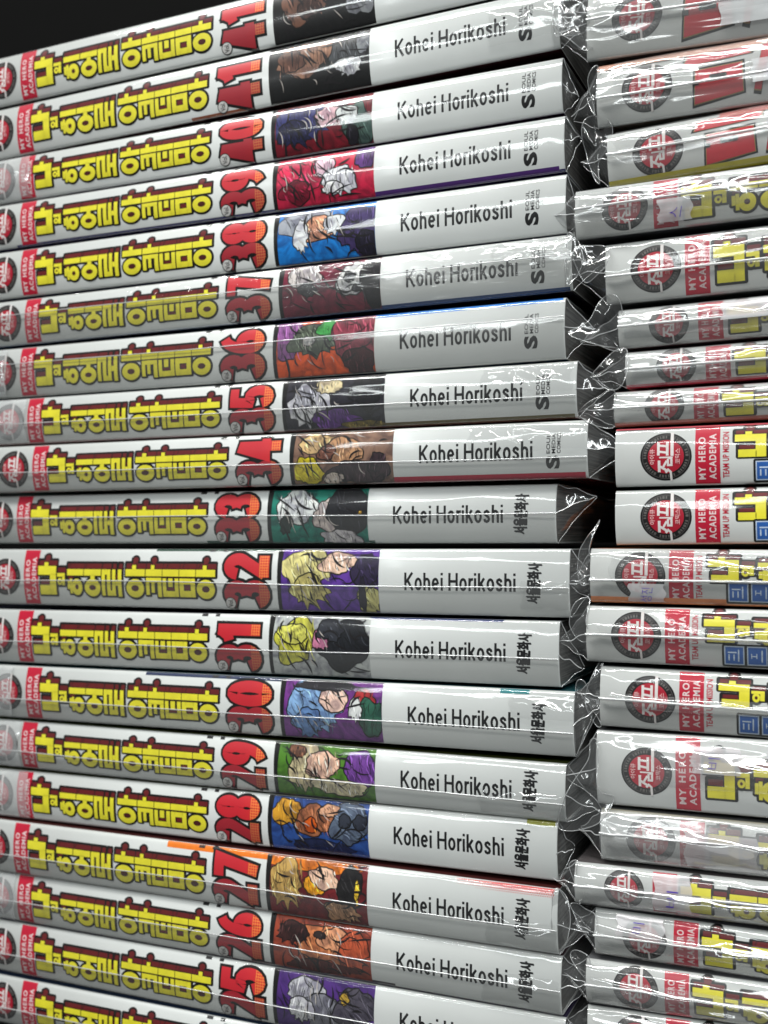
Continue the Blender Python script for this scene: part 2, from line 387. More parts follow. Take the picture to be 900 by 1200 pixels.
# ------------------------------------------------------------------ volume figures: fat strokes in a 6.4 x 13.6 mm cell (upright), turned a quarter left
def fig(ch):
    e = lambda *a: ('c', arc(*a, 22)[:-1]); o = lambda p: ('o', p)
    return {
        '0': [e(3.2, 6.8, 2.0, 5.5, 0, 360)],
        '1': [o([(.9, 9.9), (2.0, 10.2), (3.6, 12.6)]), o([(3.6, 13.2), (3.6, .3)])],
        '2': [o(arc(3.2, 9.7, 2.0, 2.8, 170, -38, 12) + [(1.4, 1.5)]), o([(.6, 1.4), (5.8, 1.4)])],
        '3': [o(arc(3.0, 9.8, 2.1, 2.7, 165, -90, 12)), o(arc(3.0, 4.1, 2.2, 2.9, 90, -165, 12))],
        '4': [o([(3.8, 13), (1.1, 4.6), (6.2, 4.6)]), o([(4.2, 12.6), (4.2, .3)])],
        '5': [o([(5.6, 12.3), (1.5, 12.3), (1.2, 7.4)] + arc(3.1, 4.4, 2.1, 3.2, 120, -160, 12))],
        '6': [e(3.2, 4.3, 2.0, 3.0, 0, 360), o(arc(4.6, 5.0, 3.4, 7.4, 178, 98, 9))],
        '7': [o([(.6, 12.2), (5.2, 12.2), (2.8, .3)])],
        '8': [e(3.2, 9.8, 1.8, 2.5, 0, 360), e(3.2, 3.9, 2.0, 2.7, 0, 360)],
        '9': [e(3.2, 9.2, 2.0, 3.0, 0, 360), o(arc(1.8, 8.6, 3.4, 7.4, -2, -82, 9))],
    }[ch]
def number_print(T, num):
    P = Print(); s_r = 104.0; kt = T / 16.4
    for i, ch in enumerate(num):
        t0 = (1.3 + i * 7.2) * kt
        mp = lambda p: (s_r - p[1] * 1.0, t0 + p[0] * kt)
        for kind, pts in fig(ch):
            q = [mp(p) for p in pts]; cl = kind == 'c'
            P.group(stroke(q, 4.75 * kt, cl, 1.0), M['black'], 0)
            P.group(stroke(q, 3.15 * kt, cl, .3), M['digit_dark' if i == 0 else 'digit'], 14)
    c = (S(268.5), 1.9)
    P.group([disc(c[0], c[1], 1.75, 1.65, 22)], M['black'], 20); P.group([disc(c[0], c[1], 1.52, 1.42, 22)], ink(205, 203, 200), 22)
    P.group(text("Vol.", c[0] - .75, c[1] - 1.05, c[0] + .75, c[1] + 1.05, True, .02), M['text'], 24)
    return P
def letters(word):
    A = {'K': (60, [[(7.5, 0), (7.5, 100)], [(54, 100), (12, 44)], [(22, 58), (56, 0)]]),
         'o': (48, ['c', arc(24, 36, 17, 29, 0, 360, 20)[:-1]]),
         'h': (46, [[(7.5, 0), (7.5, 100)], [(7.5, 40)] + arc(23, 46, 15.5, 19, 165, 0, 8) + [(38.5, 0)]]),
         'e': (48, [[(10, 37), (39, 37)], arc(24, 36, 16.5, 29, 0, 318, 18)]),
         'i': (15, [[(7.5, 0), (7.5, 72)], [(7.5, 86), (7.5, 100)]]),
         'H': (62, [[(7.5, 0), (7.5, 100)], [(54.5, 0), (54.5, 100)], [(14, 53), (48, 53)]]),
         'r': (32, [[(7.5, 0), (7.5, 72)], [(7.5, 40), (10, 56), (18, 64), (31, 66)]]),
         's': (43, [[(35, 50), (32, 60), (22, 66), (11, 61), (8.5, 53), (13, 45), (22, 39), (32, 32), (35.5, 21), (31, 11), (21, 7), (10, 11), (7, 22)]]),
         'k': (46, [[(7.5, 0), (7.5, 100)], [(40, 72), (11, 30)], [(19, 44), (42, 0)]])}
    x = 0; out = []
    for ch in word:
        if ch == ' ': x += 26; continue
        w, st = A[ch]; cl = st[0] == 'c'
        for p in (st[1:] if cl else st): out.append(([(x + a, b) for a, b in p], cl))
        x += w + (4 if ch == 'r' else 10)
    return out, x - 10
def author_print(T, num):
    P = Print(); m = T / 2 + .1; st, w = letters("Kohei Horikoshi"); kx = 30.0 / w; ky = .0455
    for pts, cl in st:
        P.group([[(144.4 + x * kx, m - 2.3 + y * ky) for x, y in q] for q in stroke(pts, 15, cl)], M['text'], 0)
    return P
def publisher_print(T, old):
    P = Print(); m = T / 2
    if old: 
        for dx, dt in ((0, 0), (.14, .05), (.05, .16), (-.12, .1), (.2, -.1)): P.group(text("서울문화사", 177.3 + dx, m - 5.0 + dt, 180.7 + dx, m + 4.9 + dt, True, .008, .6), M['text'], 0)
    else:
        P.group(text("S", 177.7, m - 4.6, 181.2, m - 1.4, True, .05), M['text'], 0)
        for dx in (0, .05):
            P.group(text("EOUL", 177.9 + dx, m - .9, 178.8 + dx, m + 4.0, True, .004), M['text'], 0)
            P.group(text("MEDIA", 179.2 + dx, m - .9, 180.1 + dx, m + 4.0, True, .004), M['text'], 0)
            P.group(text("COMICS", 180.5 + dx, m - .9, 181.4 + dx, m + 4.0, True, .004), M['text'], 0)
    return P

# ------------------------------------------------------------------ plain abstract colour patches standing in for the printed artwork
# (colour, centre x, centre y, rx, ry, jaggedness) in panel units 0..1
ART = {
 'a41': ((14, 13, 15), [((104, 70, 56), .28, .62, .22, .34, .06), ((60, 38, 32), .34, .5, .12, .16, .1), ((120, 122, 126), .86, .5, .14, .3, .15), ((190, 190, 190), .9, .55, .07, .14, .2)]),
 '41': ((12, 12, 14), [((138, 100, 80), .33, .66, .3, .3, .05), ((92, 60, 48), .2, .66, .12, .2, .12), ((58, 60, 64), .78, .64, .18, .3, .12), ((182, 184, 186), .78, .38, .12, .14, .25), ((120, 124, 128), .93, .76, .07, .2, .1)]),
 '40': ((112, 14, 32), [((48, 50, 104), .26, .62, .3, .34, .35), ((28, 28, 62), .2, .44, .16, .22, .5), ((206, 168, 176), .56, .66, .14, .2, .1), ((66, 88, 82), .86, .4, .14, .42, .15), ((196, 200, 200), .74, .62, .1, .16, .3), ((24, 20, 30), .8, .2, .05, .2, .3)]),
 '39': ((186, 26, 62), [((216, 44, 84), .24, .6, .26, .34, .05), ((120, 10, 40), .2, .3, .16, .2, .1), ((222, 186, 200), .5, .72, .1, .2, .15), ((216, 216, 222), .66, .42, .16, .26, .3), ((240, 240, 240), .58, .3, .1, .1, .3), ((92, 50, 120), .92, .8, .1, .22, .15)]),
 '38': ((18, 116, 196), [((150, 154, 164), .3, .76, .28, .24, .25), ((214, 150, 118), .42, .6, .17, .22, .08), ((205, 208, 212), .6, .66, .14, .16, .4), ((222, 224, 226), .24, .5, .07, .28, .3), ((62, 48, 96), .84, .5, .2, .42, .3), ((26, 22, 40), .92, .22, .12, .24, .35)]),
 '37': ((108, 26, 50), [((196, 188, 186), .22, .78, .17, .22, .12), ((52, 50, 54), .26, .5, .09, .12, .2), ((206, 206, 206), .72, .62, .13, .32, .08), ((46, 46, 50), .7, .66, .05, .09, .1), ((46, 46, 50), .78, .44, .05, .07, .1), ((22, 18, 24), .92, .5, .1, .5, .05)]),
 '36': ((224, 84, 22), [((142, 84, 146), .1, .72, .16, .4, .12), ((78, 88, 72), .42, .66, .26, .26, .25), ((54, 142, 66), .56, .82, .12, .16, .35), ((128, 44, 62), .82, .62, .22, .4, .22), ((196, 196, 190), .34, .62, .06, .07, .1), ((60, 18, 26), .84, .18, .14, .24, .3)]),
 '35': ((36, 34, 44), [((206, 206, 210), .24, .48, .2, .34, .5), ((150, 150, 158), .2, .66, .12, .2, .4), ((206, 190, 150), .44, .82, .12, .12, .2), ((86, 40, 120), .5, .2, .22, .18, .3), ((22, 20, 26), .84, .7, .16, .3, .1), ((108, 92, 30), .8, .06, .2, .08, .3)]),
 '34': ((126, 96, 80), [((206, 172, 120), .26, .78, .2, .18, .12), ((214, 196, 34), .14, .26, .14, .26, .2), ((176, 132, 96), .52, .64, .18, .22, .1), ((60, 44, 50), .62, .22, .24, .2, .25), ((112, 70, 56), .34, .6, .08, .14, .1), ((214, 200, 186), .4, .12, .1, .1, .2), ((54, 36, 44), .86, .3, .1, .26, .2)]),
 '33': ((18, 116, 100), [((214, 218, 216), .28, .66, .22, .3, .12), ((188, 176, 170), .58, .52, .12, .28, .1), ((28, 44, 40), .16, .36, .06, .16, .2), ((24, 24, 30), .82, .6, .22, .4, .05), ((200, 196, 196), .72, .12, .18, .12, .3), ((170, 130, 40), .93, .56, .018, .03, 0)]),
 '32': ((92, 52, 148), [((212, 202, 132), .28, .72, .27, .26, .2), ((196, 184, 110), .26, .36, .18, .22, .6), ((226, 190, 166), .58, .78, .17, .16, .1), ((40, 30, 60), .88, .66, .12, .26, .3), ((196, 190, 120), .9, .2, .1, .2, .4), ((30, 24, 40), .84, .28, .03, .28, .1)]),
 '31': ((176, 180, 178), [((186, 184, 66), .24, .58, .22, .36, .06), ((214, 212, 96), .22, .7, .13, .16, .1), ((24, 26, 32), .76, .56, .26, .38, .12), ((196, 120, 150), .5, .62, .07, .16, .2), ((40, 42, 50), .6, .78, .12, .16, .2)]),
 '30': ((112, 50, 132), [((132, 170, 214), .32, .56, .26, .4, .22), ((96, 132, 184), .26, .3, .14, .22, .5), ((230, 194, 178), .52, .7, .14, .2, .1), ((32, 28, 36), .4, .93, .3, .09, .2), ((170, 40, 44), .82, .72, .1, .16, .2), ((44, 92, 74), .9, .42, .12, .3, .15), ((206, 208, 208), .74, .56, .06, .16, .3)]),
 '29': ((74, 122, 36), [((206, 192, 150), .28, .62, .14, .44, .25), ((224, 182, 158), .48, .64, .17, .24, .1), ((106, 58, 140), .86, .62, .16, .32, .15), ((214, 204, 166), .62, .24, .26, .14, .2), ((110, 70, 50), .2, .86, .1, .1, .3)]),
 '28': ((38, 72, 140), [((198, 142, 40), .16, .72, .13, .24, .1), ((158, 96, 64), .46, .62, .2, .28, .1), ((214, 92, 24), .42, .52, .08, .12, .1), ((84, 96, 116), .82, .62, .18, .36, .06), ((44, 48, 60), .76, .66, .06, .12, 0), ((40, 44, 56), .92, .66, .06, .12, 0), ((200, 150, 120), .6, .82, .1, .1, .2), ((26, 34, 70), .5, .14, .3, .14, .2)]),
 '27': ((112, 28, 34), [((228, 122, 26), .4, .92, .5, .12, .1), ((186, 150, 84), .18, .58, .18, .34, .5), ((232, 158, 30), .46, .58, .1, .16, .1), ((226, 186, 160), .56, .72, .14, .16, .1), ((24, 22, 24), .82, .62, .12, .34, .15), ((230, 190, 50), .9, .56, .02, .2, .2), ((172, 130, 96), .74, .2, .16, .16, .3)]),
 '26': ((148, 62, 42), [((196, 116, 72), .5, .6, .3, .3, .3), ((214, 148, 110), .62, .7, .14, .2, .3), ((52, 24, 24), .2, .74, .16, .18, .4), ((180, 80, 50), .84, .56, .14, .34, .3), ((80, 30, 28), .5, .16, .34, .12, .4), ((40, 30, 30), .48, .74, .05, .06, .2)]),
 '25': ((70, 38, 112), [((176, 176, 184), .32, .66, .2, .26, .35), ((120, 120, 130), .5, .44, .26, .26, .4), ((206, 206, 210), .26, .4, .12, .2, .3), ((70, 66, 78), .8, .5, .2, .4, .3), ((168, 136, 50), .7, .7, .04, .1, .2)]),
 '24': ((50, 60, 90), [((176, 150, 120), .4, .6, .2, .3, .2), ((40, 40, 46), .8, .5, .2, .4, .2)]),
}
def art_print(T, key, seed):
    rnd = random.Random(seed); P = Print(); a, b = S(324), S(443); W = b - a
    base, blobs = ART[key]
    P.poly(rect(a, .12, b, T - .12), M['black'], 0); x0 = S(328.5); W = b - x0
    P.poly([(x0, .25), (b, .25), (b, T - .25), (x0 + .5, T - .25), (x0, T * .5)], art_ink(*base), 1)
    X = lambda x: min(b - .02, max(x0 + .3, x0 + x * W)); Yt = lambda y: min(T - .3, max(.3, y * T))
    L = 2
    for col, cx, cy_, rx, ry, jg in blobs:
        n = 40; ph = rnd.random() * 40; pts = []; flow = R(-70 + 50 * nz(seed * 1.7, cx * 2))
        for i in range(n):
            t = 2 * math.pi * i / n
            r = 1 + .42 * nz(math.cos(t) * 1.1 + ph, math.sin(t) * 1.1) + .16 * nz(math.cos(t) * 3 + ph, math.sin(t) * 3, 4)
            al = max(0, math.cos(t - flow))                       # locks run out along one direction only
            if jg > .15: r += jg * al * (1.1 if i % 3 == 0 else -.2) * rnd.uniform(.4, 1.2)
            pts.append((cx + rx * r * math.cos(t), cy_ + ry * r * math.sin(t)))
        for grow, mm_, lv in ((1.0, ink(*[int(v * .2) for v in col]), L), (0, art_ink(*col), L + 1)):
            q = []
            for (x, y) in pts:
                dx, dy = x - cx, y - cy_; k = 1 + (.012 * grow / max(.05, math.hypot(dx * .9, dy * .5)) if grow else 0)
                q.append((X(cx + dx * k), Yt(cy_ + dy * k)))
            c = (X(cx), Yt(cy_))
            for i in range(n):
                tri = [c, q[i], q[(i + 1) % n]]; ys = [p[1] for p in tri]; xs_ = [p[0] for p in tri]
                P.items.append((tri, mm_, lv, (min(xs_), min(ys), max(xs_), max(ys))))
        # tapered locks, folds and inked hatching run with the flow
        tones = [ink(*[min(255, int(v * f_ + g_)) for v in col]) for f_, g_ in ((1.35, 26), (.62, 0), (.16, 0), (.9, 4))]
        for j in range(46 if rx > .15 else 24 if rx > .08 else 4):
            x = cx + rx * rnd.uniform(-.85, .85); y = cy_ + ry * rnd.uniform(-.7, .75); ln = ry * rnd.uniform(.4, 1.1); bend = rnd.uniform(-.3, .3)
            d = flow + rnd.uniform(-.35, .35); tn = tones[rnd.choice((0, 1, 1, 2, 2, 3))]; w = rnd.uniform(.1, .42) * (.55 if tn is tones[2] else 1)
            path = []
            for k in range(6):
                u_ = k / 5; a_ = d + bend * (u_ - .5) * 3
                path.append((X(x + ln * .45 * (u_ - .5) * math.cos(a_)), Yt(y + ln * (u_ - .5) * math.sin(a_))))
            for k in range(5):
                (xa, ya), (xb, yb) = path[k], path[k + 1]; wa, wb = w * math.sin(math.pi * (k + .02) / 5) , w * math.sin(math.pi * (k + .98) / 5)
                dx, dy = xb - xa, yb - ya; l_ = math.hypot(dx, dy) or 1; nx_, ny_ = -dy / l_, dx / l_
                q = [(xa + nx_ * wa / 2, ya + ny_ * wa / 2), (xb + nx_ * wb / 2, yb + ny_ * wb / 2), (xb - nx_ * wb / 2, yb - ny_ * wb / 2), (xa - nx_ * wa / 2, ya - ny_ * wa / 2)]
                q = [(min(b - .02, max(x0 + .3, p[0])), min(T - .3, max(.3, p[1]))) for p in q]
                ys = [p[1] for p in q]; xs_ = [p[0] for p in q]; P.items.append((q, tn, L + 2 + j * .03, (min(xs_), min(ys), max(xs_), max(ys))))
        L += 3.4
    def sweep(x, y, d, ln, w, bend, m_, lv_):
        path = []
        for k in range(7):
            a_ = d + bend * (k / 6 - .5) * 2.5; path.append((X(x + ln * .5 * (k / 6 - .5) * math.cos(a_)), Yt(y + ln * (k / 6 - .5) * math.sin(a_))))
        for k in range(6):
            (xa, ya), (xb, yb) = path[k], path[k + 1]; wa, wb = w * math.sin(math.pi * (k + .03) / 6), w * math.sin(math.pi * (k + .97) / 6)
            dx, dy = xb - xa, yb - ya; l_ = math.hypot(dx, dy) or 1; nx_, ny_ = -dy / l_, dx / l_
            q = [(xa + nx_ * wa / 2, ya + ny_ * wa / 2), (xb + nx_ * wb / 2, yb + ny_ * wb / 2), (xb - nx_ * wb / 2, yb - ny_ * wb / 2), (xa - nx_ * wa / 2, ya - ny_ * wa / 2)]
            q = [(min(b - .02, max(x0 + .3, p[0])), min(T - .3, max(.3, p[1]))) for p in q]
            ys = [p[1] for p in q]; xs_ = [p[0] for p in q]; P.items.append((q, m_, lv_, (min(xs_), min(ys), max(xs_), max(ys))))
    fl = R(-60 + 40 * nz(seed, 3.3))
    for j in range(22):
        x, y = rnd.uniform(.08, .95), rnd.uniform(.1, .92)
        sweep(x, y, fl + rnd.uniform(-.6, .6) + (1.1 if x > .6 else 0), rnd.uniform(.18, .6), rnd.uniform(.2, .7), rnd.uniform(-.5, .5), ink(20, 16, 20), L + j * .04)
    for j in range(6):
        x, y = rnd.uniform(.08, .7), rnd.uniform(.2, .92)
        sweep(x, y, fl + rnd.uniform(-.5, .5), rnd.uniform(.12, .4), rnd.uniform(.12, .35), rnd.uniform(-.4, .4), ink(190, 182, 176), L + 1 + j * .04)
    return P

# ------------------------------------------------------------------ book body
def book_body(root, T, cover, H=188.0, D=128.0):
    g = 0.35
    lv = levels(T); out = [(D - 1, T)] + [(prof(t, T), t) for t in reversed(lv)] + [(D - 1, 0)]
    outer = [(D, T), (D * .5, T), (6, T)] + [(prof(t, T), t) for t in reversed(lv)] + [(6, 0), (D * .5, 0), (D, 0)]
    inner = [(D, T - g), (D * .5, T - g), (6, T - g)] + [(prof(t, T) + g, min(T - g, max(g, t))) for t in reversed(lv)] + [(6, g), (D * .5, g), (D, g)]
    vs, fs, idx = [], [], []; n = len(outer)
    xs = (0, H)
    for x in xs:
        for (y, t) in outer: vs.append((x * MM, y * MM, t * MM))
        for (y, t) in inner: vs.append((x * MM, y * MM, t * MM))
    A, B = 0, 2 * n
    for i in range(n - 1):
        cov = 1 if (i < 3 or i > n - 5) else 0
        fs.append((A + i, A + i + 1, B + i + 1, B + i)); idx.append(cov)
        fs.append((A + n + i, B + n + i, B + n + i + 1, A + n + i + 1)); idx.append(0)
        fs.append((A + i, A + n + i, A + n + i + 1, A + i + 1)); idx.append(0)
        fs.append((B + i, B + i + 1, B + n + i + 1, B + n + i)); idx.append(0)
    for k in (0, n - 1): fs.append((A + k, B + k, B + n + k, A + n + k)); idx.append(cov)
    o = mesh("jacket", vs, fs, root, (M['white'], ink(*cover)), idx)
    me = o.data; sm = [False] * len(fs)
    for i in range(n - 1): sm[4 * i] = 2 < i < n - 4
    me.polygons.foreach_set("use_smooth", sm)
    q = .45
    y0, y1, a, b, z0, z1 = 2.6, D - 1.5, q, H - q, g + .02, T - g - .02
    y0 = prof(0, T) + .4
    V = [(x * MM, y * MM, z * MM) for x in (a, b) for y in (y0, y1) for z in (z0, z1)]
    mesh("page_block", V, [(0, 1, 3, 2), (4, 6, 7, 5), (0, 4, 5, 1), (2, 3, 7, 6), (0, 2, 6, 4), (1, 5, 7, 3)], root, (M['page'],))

def ridge(x, y, z): return 1 - abs(nz(x, y, z)) * 2.2

def film_sleeve(root, T, seed, wr, tailL, tailR, apexL=.5, apexR=.5, seam=.42, seam_slope=0.0, H=188.0, mname='film1'):
    """the clear bag round the book: front sheet over the spine, flattened fins at both ends, a doubled flap with a folded seam"""
    NX = 150; g = .32; lv = [0, .2, .5, .9, 1.5] ; m = 12
    lv = lv + [1.5 + (T - 3) * i / m for i in range(1, m)] + [T - v for v in reversed(lv)]
    vs, fs = [], []; xs = [H * i / NX for i in range(NX + 1)]
    s0f = seed < 30
    def off(s, t):
        z = seed * 7.3
        a = max(0, ridge(s * .012 + .06 * t, t * .22 + .015 * s, z) - .35) * .55 + max(0, nz(s * .05, t * .4, z + 3)) * .35
        endf = max(0, 1 - min(s, H - s) / 16.0); a += endf * max(0, ridge(s * .13, t * .2 + s * .05, z + 9) - .3) * .7
        edge = min(1, min(t, T - t) / 1.6)
        return g + wr * a * edge * (.38 if s0f else 1)
    cols = [(20, T + .1), (6, T + .1)] + [None] * len(lv) + [(6, -.1), (20, -.1)]
    nc = len(cols)
    for s in xs:
        for k in range(nc):
            if cols[k]: y, t = cols[k]
            else:
                t = lv[len(lv) - 1 - (k - 2)]; nn = pnorm(min(max(t, .04), T - .04), T); o = off(s, t); e = min(1, min(t, T - t) / .6)
                y = prof(t, T) + nn[1] * o; t = t + nn[2] * min(o, .12 + .2 * e) * (1 if e > .2 else .4)
            vs.append((s * MM, y * MM, t * MM))
    for i in range(NX):
        for k in range(nc - 1):
            a = i * nc + k; fs.append((a, a + nc, a + nc + 1, a + 1))
    mesh("film_sleeve", vs, fs, root, (M[mname],), smooth=True)
    # end fins
    edges = []
    for side, Lt, ap in ((-1, tailL, apexL), (1, tailR, apexR)):
        if Lt <= 0: continue
        col = [(110, T), (55, T), (18, T), (2, T), (.2, T * .92), (-.2, T * .72), (-.35, T * .5), (-.2, T * .28), (.2, T * .08), (2, 0), (18, 0), (55, 0), (110, 0)]
        nr = 12; v2, f2 = [], []
        for i in range(nr + 1):
            r = i / nr; rr = r ** .85
            for j, (y, t) in enumerate(col):
                at = ap * T
                tt = t + (at - t) * rr * (.97 + .03 * math.sin(j))
                cr = math.sin(math.pi * min(1, r * 1.0)) if r < 1 else 0
                d = 1.1 * nz(r * 2.6 + seed, tt * .22, y * .05 + side) * min(1, r * 4); d2 = 1.3 * nz(r * 3.1, tt * .3 + seed, y * .03 + 5) * min(1, r * 3)
                ll = Lt * (1 + .25 * nz(seed, y * .02, side * 3.1)) if y > 3 else Lt
                s = (0 if side < 0 else H) + side * (r * ll + (.0 if r else 0))
                yy = y + (3.2 * rr if y < 3 else 0) + d
                v2.append((s * MM, yy * MM, (tt + d2 * (1 if y > 3 else .6)) * MM))
        nc2 = len(col)
        for i in range(nr):
            for j in range(nc2 - 1):
                a = i * nc2 + j; f2.append((a, a + 1, a + nc2 + 1, a + nc2))
        mesh("film_end", v2, f2, root, (M['tail'],), smooth=True)
        for j in (3, 9, 6): edges.append(tube([v2[i * nc2 + j] for i in range(nr + 1)], .00011 if j != 6 else .00016, 4))
        edges.append(tube([v2[nr * nc2 + j] for j in range(3)] , .00015, 4))
    # doubled flap and its seam
    if seam:
        v3, f3 = [], []; n3 = 60; K = 7; top = []
        for i in range(n3 + 1):
            s = H * i / n3; ts = T * (seam + seam_slope * (s / H - .5) + .012 * math.sin(s * .05 + seed))
            for k in range(K):
                t = .35 + (ts - .35) * k / (K - 1); nn = pnorm(t, T); o = off(s, t) + .3
                v3.append((s * MM, (prof(t, T) + nn[1] * o) * MM, (t + nn[2] * o * .5) * MM))
            top.append(v3[-1])
            for k in range(K - 1):
                if i < n3: a = i * K + k; f3.append((a, a + K, a + K + 1, a + 1))
        mesh("film_flap", v3, f3, root, (M['flap'],), smooth=True)
        edges.append(tube([(p[0], p[1] - .00012, p[2]) for p in top], .00016 if s0f else .00034, 6))
    for v, f in edges: mesh("film_fold", v, f, root, (M['edge'],), smooth=True)

def patch(root, T, a, b, c, d, m, name, sd, pillow=0.0, base=1.1, n=8, edge=.4):
    b = max(.3, b); d = min(T - .3, d); vs, fs = [], []
    if pillow: n = 22
    for r_ in range(n + 1):
        for e in range(n + 1):
            u_, v_ = e / n, r_ / n
            t = b + (d - b) * v_ + (pillow and .9 * nz(u_ * 3.2, v_, sd + 5) * (1 if 0 < v_ < 1 else .8)); t = min(T - .05, max(.05, t)); nn = pnorm(t, T)
            s = a + (c - a) * u_ + edge * math.sin(r_ * 8.8 / n + sd) * (1 if e in (0, n) else .6); o = base + .25 * nz(s * .2, t * .4, sd)
            if pillow: o += pillow * math.sin(math.pi * v_) ** .8 * math.sin(math.pi * u_) ** .5 * (1 + .9 * nz(s * .28 + t * .1, t * .35, sd + 2))
            vs.append((s * MM, (prof(t, T) + nn[1] * o) * MM, t * MM))
    for r_ in range(n):
        for e in range(n): p0 = r_ * (n + 1) + e; fs.append((p0, p0 + 1, p0 + n + 2, p0 + n + 1))
    return mesh(name, vs, fs, root, (m,), smooth=True)

# ------------------------------------------------------------------ place books
def place(name, label, group, xe, edge, TL, BL, TR, BR, xl=10, xr=None, trim=.995):
    """from the measured top and bottom edges at two columns: position, thickness and roll on the stack plane"""
    xr = xr or xe; H = 188.0
    zt0, zb0, zt1, zb1 = ZZ(xl, TL), ZZ(xl, BL), ZZ(xr, TR), ZZ(xr, BR)
    T = ((zt0 - zb0) + (zt1 - zb1)) / 2 * trim
    c0, c1 = (zt0 + zb0) / 2, (zt1 + zb1) / 2; u0, u1 = U(xl), U(xr)
    roll = math.atan2(c1 - c0, u1 - u0); m = (c1 - c0) / (u1 - u0)
    ux = U(xe); x_left = ux - H if edge == 'right' else ux
    zc = c0 + m * (x_left - u0)
    return dict(T=T, x=x_left, z=zc - T / 2, roll=roll)

LEFT = [ # volume, cover colour, right end px, (top,bottom) at x=10, (top,bottom) at right end, wrinkle, seam, tail, apex, film, art
 ('41', (22, 18, 22), 662, 62, 121, -97, -26, .6, 0, 6, .4, 'film1', 'a41'),
 ('41', (60, 18, 20), 655, 124, 181, -22, 54, .7, 0, 12, .55, 'film1', '41'),
 ('40', (50, 20, 40), 658, 183, 236, 64, 128, .5, 0, 3, .3, 'film0', '40'),
 ('39', (58, 24, 92), 661, 237, 290, 133, 198, .5, 0, 3, .6, 'film0', '39'),
 ('38', (22, 34, 100), 663, 293, 349, 202, 271, .6, 0, 3, .3, 'film0', '38'),
 ('37', (40, 22, 40), 670, 350, 406, 274, 337, 1.1, .62, 7, .5, 'scratch', '37'),
 ('36', (24, 92, 160), 662, 408, 466, 347, 420, .8, .66, 6, .5, 'film1', '36'),
 ('35', (96, 82, 40), 676, 468, 521, 421, 490, 1.0, .42, 7, .5, 'film1', '35'),
 ('34', (110, 30, 40), 690, 524, 577, 491, 561, 1.0, .40, 10, .48, 'film1', '34'),
 ('33', (18, 60, 52), 650, 580, 638, 567, 636, .7, .52, 9, .8, 'film1', '33'),
 ('32', (20, 52, 40), 667, 642, 710, 645, 723, .8, .44, 6, .5, 'film1', '32'),
 ('31', (26, 40, 84), 655, 712, 779, 731, 804, .7, .42, 5, .3, 'film0', '31'),
 ('30', (18, 96, 104), 673, 781, 840, 810, 890, .8, .38, 6, .8, 'film1', '30'),
 ('29', (96, 104, 40), 662, 842, 902, 900, 963, .8, .36, 8, .2, 'film1', '29'),
 ('28', (88, 92, 30), 652, 903, 960, 966, 1036, .6, 0, 3, .5, 'film0', '28'),
 ('27', (70, 20, 18), 655, 962, 1022, 1042, 1120, .8, .40, 7, .35, 'film1', '27'),
 ('26', (60, 34, 40), 658, 1023, 1079, 1123, 1192, .9, .46, 7, .6, 'film1', '26'),
 ('25', (50, 40, 76), 662, 1081, 1141, 1196, 1270, .8, .40, 6, .5, 'film1', '25'),
 ('24', (40, 60, 90), 664, 1146, 1203, 1275, 1345, .8, .40, 6, .5, 'film1', '24'),
]
WORDS = {'a41': "topmost comic in the left stack, black art panel, cut by the picture's top edge",
 '41': "lower of two spines numbered 41, black and brown art panel, left stack",
 '40': "white spine numbered 40 with dark red and indigo art panel, under the lower 41",
 '39': "white spine numbered 39 with crimson and white art panel, purple edge along its bottom",
 '38': "white spine numbered 38 with bright blue art panel, between numbers 39 and 37",
 '37': "spine numbered 37 in scratched crinkly film with maroon art panel and grey squares",
 '36': "spine numbered 36 with orange art panel and a blue cover edge along its top",
 '35': "spine numbered 35 with charcoal and white art panel, film glaring near its right end",
 '34': "spine numbered 34 with brown and yellow art panel, sticking out right of its neighbours",
 '33': "spine numbered 33 with teal art panel and clear film ending in a pointed fin",
 '32': "spine numbered 32 with purple and blonde art panel, between numbers 33 and 31",
 '31': "spine numbered 31 with pale grey, yellow-green and black art panel, below number 32",
 '30': "spine numbered 30 with light blue and purple art panel, teal cover edge showing above",
 '29': "spine numbered 29 with green, cream and violet art panel, below number 30",
 '28': "spine numbered 28 with blue and amber art panel, lying in shadow above number 27",
 '27': "spine numbered 27 with orange strip and red dots along its top edge",
 '26': "spine numbered 26 with mottled rust red art panel, between numbers 27 and 25",
 '25': "spine numbered 25 with purple and silver art panel near the bottom of the left stack",
 '24': "lowest comic of the left stack, only its upper spine showing under number 25"}
def empty(name, loc, roll, label, group):
    o = bpy.data.objects.new(name, None); scene.collection.objects.link(o); o.empty_display_size = .02
    o.location = loc; o.rotation_euler = (0, -roll, 0)
    o['label'] = label; o['category'] = 'comic book'; o['group'] = group
    return o
rnd = random.Random(5); LT, RT = [], []
zmin = 1e9
EDGE = { # printed cover edges that show round the spine: (px0, px1, side, height mm, colour)
 '39': [(20, 667, 'b', .55, (30, 26, 90)), (440, 660, 'b', 1.3, (70, 34, 104))], '36': [(328, 664, 't', 1.0, (30, 110, 190))],
 '34': [(395, 664, 'b', 1.5, (176, 34, 60))], '35': [(430, 664, 'b', 1.1, (92, 82, 46))], '30': [(580, 614, 't', 1.1, (10, 112, 118)), (165, 330, 't', .9, (30, 44, 80))],
 '28': [(630, 664, 't', 1.2, (130, 132, 30))], '27': [(206, 440, 't', 1.6, (232, 120, 24))], '33': [(250, 450, 'b', .8, (14, 70, 56))], '31': [(440, 600, 't', .6, (24, 40, 96))],
 '32': [(180, 330, 't', .6, (14, 60, 44))], '37': [(330, 664, 'b', .9, (22, 60, 110))], '41': [(230, 300, 'b', .7, (150, 80, 50))], '26': [(300, 470, 'b', .9, (52, 40, 48))]}
